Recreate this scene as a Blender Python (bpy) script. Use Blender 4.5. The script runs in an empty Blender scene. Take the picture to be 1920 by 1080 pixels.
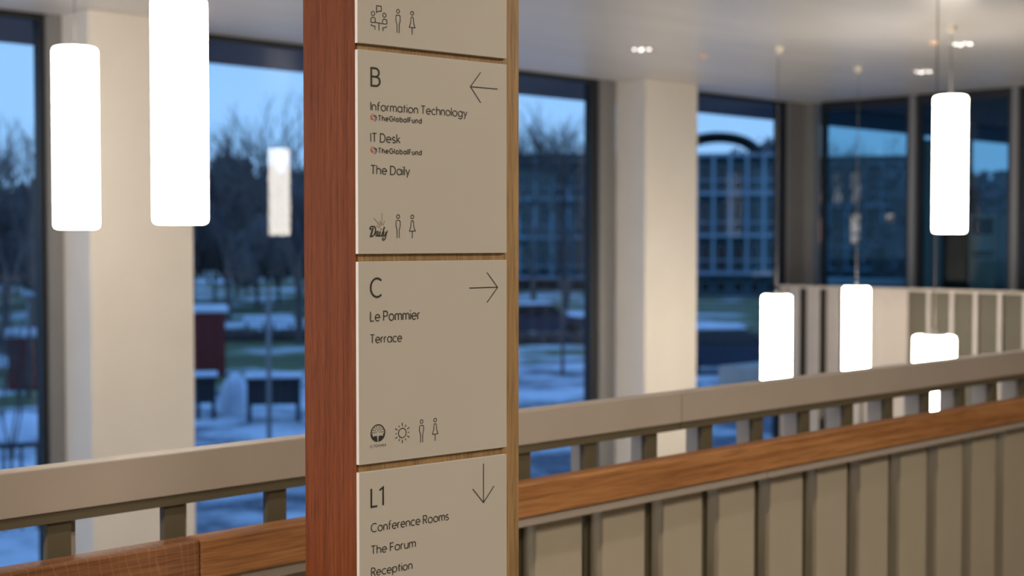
import bpy, bmesh, math, random
from mathutils import Vector, Matrix
random.seed(7)
R = math.radians
scene = bpy.context.scene
COL = scene.collection

# ------------------------------------------------------------------ camera
FPX = 2666.67
PITCH = math.atan(90 / FPX)
HEAD = R(45.4)
cam_d = bpy.data.cameras.new('camera')
cam = bpy.data.objects.new('camera', cam_d)
COL.objects.link(cam)
cam.location = (0, 0, 1.6)
cam.rotation_euler = (R(90) - PITCH, 0, HEAD - R(90))
cam_d.sensor_width = 36
cam_d.lens = 50
cam_d.clip_end = 1000
cam_d.dof.use_dof = True
cam_d.dof.focus_distance = 2.25
cam_d.dof.aperture_fstop = 4.0
scene.camera = cam

# ------------------------------------------------------------------ exposure
scene.view_settings.view_transform = 'Standard'
scene.view_settings.look = 'None'
scene.view_settings.exposure = 0.0
scene.view_settings.gamma = 1.0
scene.view_settings.use_curve_mapping = False

# ------------------------------------------------------------------ dusk sky
w = bpy.data.worlds.new('dusk_sky')
scene.world = w
w.use_nodes = True
nt = w.node_tree
nt.nodes.clear()
o = nt.nodes.new('ShaderNodeOutputWorld')
bg = nt.nodes.new('ShaderNodeBackground')
tc = nt.nodes.new('ShaderNodeTexCoord')
sx = nt.nodes.new('ShaderNodeSeparateXYZ')
rp = nt.nodes.new('ShaderNodeValToRGB')
rp.color_ramp.elements[0].position = 0.0
rp.color_ramp.elements[0].color = (0.32, 0.58, 0.90, 1)
rp.color_ramp.elements[1].position = 0.6
rp.color_ramp.elements[1].color = (0.17, 0.37, 0.78, 1)
nt.links.new(tc.outputs['Generated'], sx.inputs[0])
nt.links.new(sx.outputs['Z'], rp.inputs[0])
nt.links.new(rp.outputs[0], bg.inputs['Color'])
bg.inputs['Strength'].default_value = 1.3
nt.links.new(bg.outputs[0], o.inputs['Surface'])

LAMP = 21.0            # brightness of the pendant diffusers
SPOT_W = 30.0          # watts per ceiling downlight
FILL_W = 85.0         # watts per unseen fill light added to the hall


def area_lamp(name, loc, size, watts, color):
    d = bpy.data.lights.new(name, 'AREA')
    d.shape = 'RECTANGLE'
    d.size, d.size_y = size
    d.energy = watts
    d.color = color
    ob = bpy.data.objects.new(name, d)
    COL.objects.link(ob)
    ob.location = loc
    return ob


for hx, hy, hk in ((-2.6, 1.2, 2.2), (0.6, -1.6, 1.0), (3.6, -0.9, 1.0)):  # unseen fill lights, added to brighten the sign and its left side
    area_lamp('hall_fill_light', (hx, hy, 3.17), (1.2, 0.3), FILL_W * hk, (1.0, 0.87, 0.72))


# ================================================================== helpers
def srgb(r, g, b):
    f = lambda c: (c / 255 / 12.92) if c / 255 <= .04045 else ((c / 255 + .055) / 1.055) ** 2.4
    return (f(r), f(g), f(b), 1)


def new_mat(name):
    m = bpy.data.materials.new(name)
    m.use_nodes = True
    return m, m.node_tree, m.node_tree.nodes['Principled BSDF']


def noise_mat(name, c1, c2, scale=(1, 1, 1), nscale=5, detail=4, rough=.6, metal=0, bump=0, lo=.3, hi=.7, spec=.5, bdist=.002):
    m, t, b = new_mat(name)
    tc = t.nodes.new('ShaderNodeTexCoord')
    mp = t.nodes.new('ShaderNodeMapping')
    mp.inputs['Scale'].default_value = scale
    n = t.nodes.new('ShaderNodeTexNoise')
    n.inputs['Scale'].default_value = nscale
    n.inputs['Detail'].default_value = detail
    r = t.nodes.new('ShaderNodeValToRGB')
    r.color_ramp.elements[0].position = lo
    r.color_ramp.elements[0].color = c1
    r.color_ramp.elements[1].position = hi
    r.color_ramp.elements[1].color = c2
    t.links.new(tc.outputs['Object'], mp.inputs[0])
    t.links.new(mp.outputs[0], n.inputs['Vector'])
    t.links.new(n.outputs['Fac'], r.inputs[0])
    t.links.new(r.outputs[0], b.inputs['Base Color'])
    b.inputs['Roughness'].default_value = rough
    b.inputs['Metallic'].default_value = metal
    b.inputs['Specular IOR Level'].default_value = spec
    if bump:
        bp = t.nodes.new('ShaderNodeBump')
        bp.inputs['Strength'].default_value = bump
        bp.inputs['Distance'].default_value = bdist
        t.links.new(n.outputs['Fac'], bp.inputs['Height'])
        t.links.new(bp.outputs[0], b.inputs['Normal'])
    return m


def flat_mat(name, c, rough=.6, metal=0, spec=.5):
    d = tuple(x * .94 for x in c[:3]) + (1,)
    return noise_mat(name, d, c, nscale=3, rough=rough, metal=metal, spec=spec)


def emit_mat(name, c, s):
    m, t, b = new_mat(name)
    b.inputs['Base Color'].default_value = (.8, .8, .8, 1)
    b.inputs['Emission Color'].default_value = c
    b.inputs['Emission Strength'].default_value = s
    return m


def glass_mat(name, tint, refl=.09):
    m = bpy.data.materials.new(name)
    m.use_nodes = True
    t = m.node_tree
    t.nodes.clear()
    out = t.nodes.new('ShaderNodeOutputMaterial')
    mx = t.nodes.new('ShaderNodeMixShader')
    tr = t.nodes.new('ShaderNodeBsdfTransparent')
    tr.inputs[0].default_value = tint
    gl = t.nodes.new('ShaderNodeBsdfGlossy')
    gl.inputs['Roughness'].default_value = 0.0
    gl.inputs['Color'].default_value = (1, 1, 1, 1)
    # reflectance grows towards grazing angles, the same from both sides
    ge = t.nodes.new('ShaderNodeNewGeometry')
    dt = t.nodes.new('ShaderNodeVectorMath')
    dt.operation = 'DOT_PRODUCT'
    t.links.new(ge.outputs['Incoming'], dt.inputs[0])
    t.links.new(ge.outputs['Normal'], dt.inputs[1])
    prev = dt.outputs['Value']
    for op, v0, v1 in (('ABSOLUTE', None, 0), ('SUBTRACT', 1, None), ('POWER', None, 5), ('MULTIPLY', None, .7), ('ADD', None, refl)):
        ml = t.nodes.new('ShaderNodeMath')
        ml.operation = op
        if v0 is not None:
            ml.inputs[0].default_value = v0
            t.links.new(prev, ml.inputs[1])
        else:
            t.links.new(prev, ml.inputs[0])
            ml.inputs[1].default_value = v1
        prev = ml.outputs[0]
    t.links.new(ml.outputs[0], mx.inputs[0])
    t.links.new(tr.outputs[0], mx.inputs[1])
    t.links.new(gl.outputs[0], mx.inputs[2])
    t.links.new(mx.outputs[0], out.inputs[0])
    return m


def wood_mat(name, c1, c2, c3, axis, fine=90, rough=.45, fleck=False):
    """Timber: long streaks along `axis` (0,1,2), fine pores on top."""
    m, t, b = new_mat(name)
    tc = t.nodes.new('ShaderNodeTexCoord')
    mp = t.nodes.new('ShaderNodeMapping')
    s = [fine] * 3
    s[axis] = fine / 45
    mp.inputs['Scale'].default_value = s
    n = t.nodes.new('ShaderNodeTexNoise')
    n.inputs['Scale'].default_value = 1
    n.inputs['Detail'].default_value = 6
    n.inputs['Roughness'].default_value = .65
    mp2 = t.nodes.new('ShaderNodeMapping')
    s2 = [fine * 5] * 3
    s2[axis] = fine / 6
    mp2.inputs['Scale'].default_value = s2
    n2 = t.nodes.new('ShaderNodeTexNoise')
    n2.inputs['Scale'].default_value = 1
    n2.inputs['Detail'].default_value = 2
    r = t.nodes.new('ShaderNodeValToRGB')
    e = r.color_ramp.elements
    e[0].position = .33
    e[0].color = c1
    e[1].position = .68
    e[1].color = c3
    k = e.new(.5)
    k.color = c2
    mx = t.nodes.new('ShaderNodeMixRGB')
    mx.blend_type = 'MULTIPLY'
    mx.inputs[0].default_value = .55
    r2 = t.nodes.new('ShaderNodeValToRGB')
    r2.color_ramp.elements[0].position = .36
    r2.color_ramp.elements[0].color = (.45, .4, .36, 1)
    r2.color_ramp.elements[1].position = .52
    r2.color_ramp.elements[1].color = (1, 1, 1, 1)
    L = t.links.new
    L(tc.outputs['Object'], mp.inputs[0])
    L(tc.outputs['Object'], mp2.inputs[0])
    L(mp.outputs[0], n.inputs['Vector'])
    L(mp2.outputs[0], n2.inputs['Vector'])
    L(n.outputs['Fac'], r.inputs[0])
    L(n2.outputs['Fac'], r2.inputs[0])
    L(r.outputs[0], mx.inputs[1])
    L(r2.outputs[0], mx.inputs[2])
    last = mx
    if fleck:
        mp3 = t.nodes.new('ShaderNodeMapping')
        mp3.inputs['Rotation'].default_value = (0, R(25), 0)
        mp3.inputs['Scale'].default_value = (1, 1, .35)
        wv = t.nodes.new('ShaderNodeTexWave')
        wv.inputs['Scale'].default_value = 17
        wv.inputs['Distortion'].default_value = 9
        wv.inputs['Detail'].default_value = 2
        wv.inputs['Detail Scale'].default_value = 1.2
        r3 = t.nodes.new('ShaderNodeValToRGB')
        r3.color_ramp.elements[0].position = .93
        r3.color_ramp.elements[0].color = (0, 0, 0, 1)
        r3.color_ramp.elements[1].position = .99
        r3.color_ramp.elements[1].color = (.28, .28, .28, 1)
        m3 = t.nodes.new('ShaderNodeMixRGB')
        m3.inputs[2].default_value = tuple(min(1, x * 1.45) for x in c3[:3]) + (1,)
        L(tc.outputs['Object'], mp3.inputs[0])
        L(mp3.outputs[0], wv.inputs['Vector'])
        L(wv.outputs['Color'], r3.inputs[0])
        L(r3.outputs[0], m3.inputs[0])
        L(mx.outputs[0], m3.inputs[1])
        last = m3
    L(last.outputs[0], b.inputs['Base Color'])
    b.inputs['Roughness'].default_value = rough
    bp = t.nodes.new('ShaderNodeBump')
    bp.inputs['Strength'].default_value = .25
    bp.inputs['Distance'].default_value = .0008
    L(n2.outputs['Fac'], bp.inputs['Height'])
    L(bp.outputs[0], b.inputs['Normal'])
    return m


def mesh_ob(name, me, parent=None, loc=(0, 0, 0), rotz=0):
    ob = bpy.data.objects.new(name, me)
    COL.objects.link(ob)
    ob.parent = parent
    ob.location = loc
    ob.rotation_euler = (0, 0, rotz)
    return ob


def tag(ob, label=None, cat=None, group=None, kind=None):
    if label:
        ob['label'] = label
    if cat:
        ob['category'] = cat
    if group:
        ob['group'] = group
    if kind:
        ob['kind'] = kind
    return ob


def thing(name, label, cat, loc=(0, 0, 0), rotz=0, group=None, kind=None):
    ob = bpy.data.objects.new(name, None)
    COL.objects.link(ob)
    ob.empty_display_size = .1
    ob.location = loc
    ob.rotation_euler = (0, 0, rotz)
    return tag(ob, label, cat, group, kind)


def dup(ob, loc=None, parent=None):
    c = ob.copy()
    COL.objects.link(c)
    if loc is not None:
        c.location = loc
    if parent is not None:
        c.parent = parent
    for ch in list(ob.children):
        dup(ch, None, c)
    return c


class MB:
    """Collects simple solids into one mesh."""

    def __init__(self):
        self.bm = bmesh.new()

    def box(self, x0, x1, y0, y1, z0, z1, mi=0):
        v = [self.bm.verts.new((x, y, z)) for x in (x0, x1) for y in (y0, y1) for z in (z0, z1)]
        for f in ((0, 1, 3, 2), (4, 6, 7, 5), (0, 4, 5, 1), (2, 3, 7, 6), (0, 2, 6, 4), (1, 5, 7, 3)):
            self.bm.faces.new([v[i] for i in f]).material_index = mi
        return self

    def cone(self, p0, p1, r0, r1, n=8, mi=0, caps=True, smooth=True):
        p0, p1 = Vector(p0), Vector(p1)
        d = (p1 - p0)
        if d.length < 1e-9:
            return self
        q = d.to_track_quat('Z', 'Y').to_matrix()
        ra, rb = [], []
        for i in range(n):
            a = 2 * math.pi * i / n
            u = q @ Vector((math.cos(a), math.sin(a), 0))
            ra.append(self.bm.verts.new(p0 + u * r0))
            rb.append(self.bm.verts.new(p1 + u * r1))
        for i in range(n):
            f = self.bm.faces.new((ra[i], ra[(i + 1) % n], rb[(i + 1) % n], rb[i]))
            f.smooth = smooth
            f.material_index = mi
        if caps:
            self.bm.faces.new(ra[::-1]).material_index = mi
            self.bm.faces.new(rb).material_index = mi
        return self

    def lathe(self, prof, n=32, mi=0, c=(0, 0, 0)):
        rings = []
        for r, z in prof:
            if r < 1e-6:
                rings.append([self.bm.verts.new((c[0], c[1], c[2] + z))])
            else:
                rings.append([self.bm.verts.new((c[0] + r * math.cos(2 * math.pi * i / n), c[1] + r * math.sin(2 * math.pi * i / n), c[2] + z)) for i in range(n)])
        for a, b in zip(rings, rings[1:]):
            for i in range(n):
                j = (i + 1) % n
                if len(a) == 1 and len(b) == 1:
                    continue
                if len(a) == 1:
                    vs = (a[0], b[j], b[i])
                elif len(b) == 1:
                    vs = (a[i], a[j], b[0])
                else:
                    vs = (a[i], a[j], b[j], b[i])
                f = self.bm.faces.new(vs)
                f.smooth = True
                f.material_index = mi
        return self

    def quad(self, pts, mi=0):
        self.bm.faces.new([self.bm.verts.new(p) for p in pts]).material_index = mi
        return self

    def mesh(self, name, mats, bevel=0, segs=2):
        if bevel:
            bmesh.ops.remove_doubles(self.bm, verts=self.bm.verts, dist=1e-6)
            es = [e for e in self.bm.edges if len(e.link_faces) == 2 and e.calc_face_angle(0) > .6]
            bmesh.ops.bevel(self.bm, geom=es, offset=bevel, segments=segs, affect='EDGES', profile=.5)
        bmesh.ops.recalc_face_normals(self.bm, faces=self.bm.faces)
        me = bpy.data.meshes.new(name)
        self.bm.to_mesh(me)
        self.bm.free()
        for m in (mats if isinstance(mats, (list, tuple)) else [mats]):
            me.materials.append(m)
        return me

    def build(self, name, mats, parent=None, loc=(0, 0, 0), rotz=0, bevel=0, segs=2):
        return mesh_ob(name, self.mesh(name, mats, bevel, segs), parent, loc, rotz)


def box(name, x0, x1, y0, y1, z0, z1, mat, parent=None, bevel=0, segs=2):
    return MB().box(x0, x1, y0, y1, z0, z1).build(name, mat, parent, bevel=bevel, segs=segs)


def struct(ob):
    ob['kind'] = 'structure'
    return ob


# bearing and range to a world position (site survey from the viewpoint, z = 0 our floor)
def site(px, dist, z=0.0):
    a = (px - 960) / FPX
    f = Vector((math.cos(HEAD), math.sin(HEAD), 0))
    r = Vector((math.sin(HEAD), -math.cos(HEAD), 0))
    p = f * dist + r * a * dist
    return Vector((p.x, p.y, z))


def zat(py, dist):
    return 1.6 + (450 - py) / FPX * dist


# ================================================================== materials
M = {}
M['ceiling'] = noise_mat('painted_ceiling', srgb(206, 200, 192), srgb(216, 210, 203), (0.35, 2.2, 1), 1.2, 3, rough=.34, spec=.55, bump=.10, bdist=.01)
M['plaster'] = noise_mat('cream_plaster', srgb(226, 217, 204), srgb(231, 222, 209), nscale=2, rough=.75)
M['wall'] = noise_mat('hall_wall', srgb(196, 188, 176), srgb(206, 198, 186), nscale=2, rough=.8)
M['floor'] = noise_mat('grey_carpet', srgb(92, 88, 82), srgb(112, 106, 98), nscale=60, rough=.95)
M['stone'] = noise_mat('pale_stone_floor', srgb(186, 180, 172), srgb(200, 194, 186), nscale=6, rough=.6)
M['frame'] = flat_mat('dark_frame', srgb(26, 27, 31), .5)
M['jamb'] = flat_mat('bronze_grey_jamb', srgb(128, 126, 125), .5)
M['glass'] = glass_mat('window_glass', (.90, .94, .98, 1), .022)
M['glass_b'] = glass_mat('far_window_glass', (.50, .66, .72, 1), .022)
M['metal'] = noise_mat('taupe_powder_coat', srgb(178, 167, 155), srgb(184, 173, 161), nscale=4, rough=.6, spec=.3)
M['metal_olive'] = noise_mat('olive_powder_coat', srgb(96, 88, 68), srgb(102, 94, 74), nscale=4, rough=.5)
M['panel_coat'] = noise_mat('olive_taupe_coat', srgb(176, 166, 146), srgb(183, 173, 153), nscale=4, rough=.6, spec=.3)
M['fin'] = noise_mat('pale_fin', srgb(178, 168, 158), srgb(184, 175, 165), nscale=4, rough=.5)
M['gap_shade'] = flat_mat('gap_shade_dark', srgb(30, 28, 24), .8)  # near-black tone that paints the shade inside gaps
M['oak_rail'] = wood_mat('oak_handrail', srgb(150, 98, 54), srgb(180, 124, 74), srgb(198, 144, 92), 0, 55, .5)
M['oak_rail_dark'] = wood_mat('oak_handrail_flecked', srgb(122, 80, 50), srgb(150, 102, 66), srgb(166, 116, 78), 0, 55, .5, fleck=True)
M['oak_front'] = wood_mat('oak_post_front', srgb(144, 114, 74), srgb(160, 128, 84), srgb(174, 142, 96), 2, 60, .5)
M['red_wood'] = wood_mat('red_brown_veneer', srgb(112, 56, 26), srgb(128, 66, 31), srgb(138, 76, 40), 2, 110, .62)
M['red_wood'].node_tree.nodes['Principled BSDF'].inputs['Specular IOR Level'].default_value = .18
M['panel'] = noise_mat('sign_face', srgb(184, 178, 167), srgb(187, 181, 170), nscale=3, rough=.55, spec=.35)
M['panel_edge_lit'] = flat_mat('sign_edge_lit', srgb(240, 234, 226), .4)  # left plate edge coloured lighter, as if lit from the left
M['ink'] = flat_mat('dark_ink', srgb(38, 37, 30), .6)
M['ink_soft'] = flat_mat('dark_ink_text', srgb(52, 49, 41), .6)
M['logo_red'] = flat_mat('coral_ink', srgb(206, 84, 66), .6)
M['logo_blue'] = flat_mat('violet_ink', srgb(62, 62, 104), .6)
M['lamp'] = emit_mat('opal_diffuser', (1.0, .90, .77, 1), LAMP)
M['lamp_top'] = flat_mat('satin_lamp_cap', srgb(200, 198, 190), .4)
M['cord'] = flat_mat('grey_cord', srgb(120, 112, 102), .6)
M['rose'] = flat_mat('cream_rose', srgb(232, 222, 200), .4)
M['spot'] = emit_mat('downlight_led', (1.0, .93, .86, 1), 4.0)
M['dl_ring'] = flat_mat('downlight_ring', srgb(205, 200, 192), .6)
M['snow'] = noise_mat('snow', srgb(196, 206, 220), srgb(226, 232, 240), nscale=1.2, rough=.9)
M['bark'] = noise_mat('wet_bark', srgb(78, 70, 68), srgb(112, 102, 98), nscale=9, rough=.95)
M['twig'] = flat_mat('twigs', srgb(60, 56, 60), .95)
M['leaf'] = noise_mat('dark_evergreen', srgb(84, 84, 88), srgb(112, 108, 108), nscale=2, rough=.9)
M['hedge'] = noise_mat('brown_hedge', srgb(52, 44, 44), srgb(82, 70, 66), nscale=3, rough=.95)
M['red_shed'] = noise_mat('red_boards', srgb(96, 34, 32), srgb(124, 46, 40), (1, 1, 6), 3, rough=.8)
M['dark_table'] = flat_mat('dark_timber', srgb(44, 44, 48), .8)
M['facade'] = noise_mat('blue_grey_render', srgb(70, 96, 108), srgb(84, 110, 122), nscale=.6, rough=.9)
M['facade_dark'] = noise_mat('slate_render', srgb(52, 74, 88), srgb(66, 88, 100), nscale=.6, rough=.9)
M['slab'] = flat_mat('pale_balcony_slab', srgb(150, 166, 178), .8)
M['far_pane'] = flat_mat('far_pane_glass', srgb(22, 30, 40), .15)
M['roof'] = flat_mat('dark_roof', srgb(38, 48, 54), .8)
M['lit'] = emit_mat('lit_band', (1.0, .45, .24, 1), 1.1)
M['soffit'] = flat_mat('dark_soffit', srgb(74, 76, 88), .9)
M['car'] = flat_mat('dark_blue_car', srgb(40, 52, 72), .3, .3)
M['tyre'] = flat_mat('tyre', srgb(20, 20, 22), .9)
M['pale_room'] = flat_mat('pale_slate_panel', srgb(190, 198, 206), .8)
M['dark_room'] = flat_mat('night_panel', srgb(18, 22, 30), .7)
M['cab'] = flat_mat('grey_cabinet', srgb(190, 188, 194), .6)
M['cab_screen'] = flat_mat('cabinet_screen', srgb(14, 15, 20), .25)


def ground_mat():
    m, t, b = new_mat('snowy_lawn')
    L = t.links.new
    tc = t.nodes.new('ShaderNodeTexCoord')
    n = t.nodes.new('ShaderNodeTexNoise')
    n.inputs['Scale'].default_value = .16
    n.inputs['Detail'].default_value = 7
    n.inputs['Roughness'].default_value = .6
    r = t.nodes.new('ShaderNodeValToRGB')
    r.color_ramp.elements[0].position = .50
    r.color_ramp.elements[0].color = srgb(92, 104, 58)
    r.color_ramp.elements[1].position = .60
    r.color_ramp.elements[1].color = srgb(200, 210, 220)
    g = r.color_ramp.elements.new(.42)
    g.color = srgb(74, 84, 48)
    L(tc.outputs['Object'], n.inputs['Vector'])
    L(n.outputs['Fac'], r.inputs[0])
    L(r.outputs[0], b.inputs['Base Color'])
    b.inputs['Roughness'].default_value = .95
    return m


def paving_mat():
    m, t, b = new_mat('snowy_paving')
    L = t.links.new
    tc = t.nodes.new('ShaderNodeTexCoord')
    n = t.nodes.new('ShaderNodeTexNoise')
    n.inputs['Scale'].default_value = .35
    n.inputs['Detail'].default_value = 8
    n.inputs['Roughness'].default_value = .65
    r = t.nodes.new('ShaderNodeValToRGB')
    r.color_ramp.elements[0].position = .42
    r.color_ramp.elements[0].color = srgb(84, 92, 104)
    r.color_ramp.elements[1].position = .56
    r.color_ramp.elements[1].color = srgb(206, 214, 222)
    L(tc.outputs['Object'], n.inputs['Vector'])
    L(n.outputs['Fac'], r.inputs[0])
    L(r.outputs[0], b.inputs['Base Color'])
    b.inputs['Roughness'].default_value = .9
    return m


M['ground'] = ground_mat()
M['paving'] = paving_mat()

# ================================================================== room shell
CEIL = 3.205
LOW = -2.75
XC = 14.24
YW = 9.54
struct(box('ceiling', -6, XC + .3, -5, YW + .16, CEIL, CEIL + .25, M['ceiling']))
struct(box('floor', -6, 12.95, -5, 2.62, -.3, 0, M['floor']))
struct(box('floor_walkway', 12.97, XC, -5, YW, -.3, 0, M['floor']))
struct(box('floor_lower', -6, XC, -5, YW + .16, LOW - .3, LOW, M['stone']))
struct(box('wall_back', -6, XC + .3, -5.2, -5, LOW, CEIL, M['wall']))
struct(box('wall_left', -6.2, -6, -5, 2.9, LOW, CEIL, M['wall']))
struct(box('wall_left_corner', -6.2, -6, YW - .2, YW + .2, LOW, CEIL, M['wall']))
struct(box('wall_right', XC, XC + .3, -5, 1.02, LOW, CEIL, M['wall']))
struct(box('wall_right_spandrel', XC, XC + .3, 1.02, YW, LOW, .92, M['wall']))

# ---- columns standing in front of the window line
col_x = (-7.12 + 6, 4.884, 10.885)


def column(x, label):
    c = thing('column', label, 'column', (x, 9.15, LOW), kind='structure')
    box('shaft', 0, .83, 0, .39, .0, CEIL - LOW, M['plaster'], c, bevel=.006)
    return c


column(-1.12, 'wide cream plastered column beyond the left edge of the view')
column(4.884, 'wide cream plastered column between the two left windows, behind the long pendants')
column(10.885, 'wide cream plastered column right of the sign totem')


def window(n, x0, x1, jl, jr, fl=.07, fr=.1, pane_mat=None):
    """One storey-tall window of the main glass wall: jambs, black frame, pane."""
    w = thing('window_%d' % n, None, None, (0, YW, 0), kind='structure')
    top = CEIL
    if jl:
        box('jamb', x0, x0 + jl, 0, .14, LOW, top, M['jamb'], w)
    if jr:
        box('jamb', x1 - jr, x1, 0, .14, LOW, top, M['jamb'], w)
    a, b = x0 + jl, x1 - jr
    m = MB().box(a, a + fl, .03, .12, LOW, top).box(b - fr, b, .03, .12, LOW, top)
    m.box(a + fl, b - fr, .03, .12, top - .05, top).box(a + fl, b - fr, .03, .12, LOW, LOW + .12)
    m.build('frame', M['frame'], w)
    box('pane', a + fl, b - fr, .070, .078, LOW + .12, top - .05, M['glass'], w)
    return w


window(1, -6.0, -1.12, .1, .12)
window(2, -.29, 4.89, .12, .12, fr=.04)
window(3, 5.5, 10.885, .12, .24, fr=.10)
window(4, 11.5, 13.92, .12, 0, fr=.13)
struct(box('trim_corner', 13.92, XC, YW, YW + .14, LOW, CEIL, M['jamb']))

# ---- glass wall on the right (bays between slender mullions)
ys = [9.41, 8.17, 6.98, 5.78, 4.58, 3.38, 2.18]
struct(box('trim_corner_return', XC, XC + .14, 9.41, YW + .14, .92, CEIL, M['jamb']))
for i, y in enumerate(ys[:-1]):
    y0 = ys[i + 1]
    w_ = thing('window_%d' % (5 + i), None, None, (XC, 0, 0), kind='structure')
    box('mullion', 0, .14, y0 - .075, y0, .92, CEIL, M['jamb'], w_)
    m = MB().box(.03, .12, y0, y0 + .05, .98, CEIL - .1).box(.03, .12, y - .125, y - .075, .98, CEIL - .1)
    m.box(.03, .12, y0, y - .075, CEIL - .1, CEIL).box(.03, .12, y0, y - .075, .92, .98)
    m.build('frame', M['frame'], w_)
    box('pane', .07, .078, y0 + .05, y - .125, .98, CEIL - .1, M['glass_b'], w_)
struct(box('wall_right_end', XC, XC + .3, 1.02, ys[-1] - .075, .92, CEIL, M['wall']))

wl = thing('window_12', None, None, (-6.1, 0, 0), kind='structure')  # unseen glazing, added so sky light reaches left-facing surfaces
for k in range(4):
    y0 = 2.9 + k * 1.61
    box('mullion', -.07, .07, y0, y0 + .07, LOW, CEIL, M['jamb'], wl)
    box('pane', -.004, .004, y0 + .07, y0 + 1.61, LOW, CEIL, M['glass'], wl)

# roof overhang outside, running on past the corner
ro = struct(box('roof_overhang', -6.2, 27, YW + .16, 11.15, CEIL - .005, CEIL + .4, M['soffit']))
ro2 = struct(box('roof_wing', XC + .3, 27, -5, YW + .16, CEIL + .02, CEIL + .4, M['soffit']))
struct(box('terrace_slab', XC + .3, 27, -5, 11.0, -.3, 0, M['stone']))


# ================================================================== pendants
def diffuser_mesh():
    r, h, e = .122, 1.02, .018
    pr = [(0, 0), (r - e, 0), (r - e * .3, e * .3), (r, e), (r, h - e), (r - e * .3, h - e * .3), (r - e, h)]
    return MB().lathe(pr + [(r * .55, h)], 48).mesh('diffuser', M['lamp'])


DIFF = diffuser_mesh()
CAPM = MB().lathe([(r_, z_) for r_, z_ in ((.068, 1.0), (.068, 1.026), (.02, 1.03), (.012, 1.06), (0, 1.06))], 24).mesh('top_cap', M['lamp_top'])
ROSE = MB().lathe([(0, -.055), (.03, -.05), (.045, 0)], 20).mesh('ceiling_rose', M['rose'])


def pendant(x, y, zb, label, tilt=0):
    t = thing('pendant_lamp', label, 'lamp', (x, y, zb), group='opal cylinder pendants over the stair void')
    mesh_ob('diffuser', DIFF, t)
    mesh_ob('top_cap', CAPM, t)
    MB().cone((0, 0, 1.05), (0, 0, CEIL - zb - .04), .0035, .0035, 8).build('cord', M['cord'], t)
    mesh_ob('ceiling_rose', ROSE, t, (0, 0, CEIL - zb))
    return t


pendant(3.926, 7.511, 1.667, 'white cylinder pendant hanging in front of the left column, its cord in view')
pendant(3.489, 5.694, 1.675, 'nearest and biggest white cylinder pendant, left of the sign totem, cut by the top edge')
p3 = pendant(9.86, 5.313, 1.656, 'white cylinder pendant hanging high at the right in front of the dark glass')
p4 = pendant(9.94, 6.921, .21, 'low white cylinder pendant just right of the second column, bottom behind the rail')
pendant(11.64, 7.21, .138, 'narrowest low white cylinder pendant in front of the far finned balustrade')
pendant(7.591, 4.178, .02, 'low wide white pendant with only its top showing over the grey rail at right')


for c_ in p4.children:
    if c_.name.startswith('diffuser'):
        c_.scale = (1, 1, .908)
    elif c_.name.startswith('top_cap'):
        c_.location.z = -.094
    elif c_.name.startswith('cord'):
        c_.location.z = -.05
pendant(-0.9, 3.9, 1.30, 'added white cylinder pendant outside the view at left, nearest the rail')  # this and the next two: unseen, added to warm left-facing surfaces
pendant(-3.2, 5.4, 1.0, 'added white cylinder pendant outside the view at left, over the middle of the void')
pendant(-1.9, 7.4, 1.66, 'added white cylinder pendant outside the view at left, near the glass')

# ---- recessed downlights and small ceiling fittings
RING = MB().lathe([(.078, -.002), (.085, -.010), (.115, -.010), (.118, 0)], 40).mesh('trim_ring', M['dl_ring'])
DISH = MB().lathe([(0, -.001), (.08, -.001)], 32).mesh('reflector', M['dl_ring'])
LED = MB().lathe([(0, -.013), (.011, -.013), (.016, -.004)], 16).mesh('led', M['spot'])


def downlight(x, y, label):
    t = thing('downlight', label, 'downlight', (x, y, CEIL), group='round recessed downlights in the ceiling')
    mesh_ob('trim_ring', RING, t)
    mesh_ob('reflector', DISH, t)
    for k in range(4):
        a = math.pi / 2 * k + math.pi / 4
        mesh_ob('led', LED, t, (.062 * math.cos(a), .062 * math.sin(a), 0))
    d = bpy.data.lights.new('downlight_beam', 'SPOT')
    d.energy = SPOT_W
    d.spot_size = R(110)
    d.spot_blend = .6
    d.shadow_soft_size = .08
    d.color = (1.0, .90, .76)
    lo = bpy.data.objects.new('downlight_beam', d)
    COL.objects.link(lo)
    lo.parent = t
    lo.location = (0, 0, -.03)
    return t


downlight(9.193, 7.774, 'round four-lens downlight in the ceiling left of the second column top')
downlight(10.81, 5.725, 'round four-lens downlight in the ceiling at right, above the high pendant')
downlight(12.31, 6.92, 'round four-lens downlight nearest the dark corner glass, left of the high pendant')
for x, y, lb in ((1.2, 8.2, 'added round downlight outside the view, near the glass at left'),
                 (8.1, 1.2, 'added round downlight outside the view, over the gallery at right'), (-2.5, 2.5, 'added round downlight outside the view, over the gallery at left'),
                 (2.2, 1.2, 'added round downlight outside the view, above the sign totem')):
    downlight(x, y, lb)  # unseen downlights, added for more light in the room
SENS = MB().lathe([(0, -.03), (.03, -.026), (.045, 0)], 20).mesh('detector', flat_mat('peach_plastic', srgb(236, 200, 170), .5))
tag(mesh_ob('smoke_detector', SENS, None, (9.945, 7.712, CEIL)), 'small peach dome detector on the ceiling above the second column', 'detector')
tag(mesh_ob('smoke_detector', SENS, None, (10.56, 5.839, CEIL)), 'small peach dome detector on the ceiling beside the right-hand downlight', 'detector')


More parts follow.
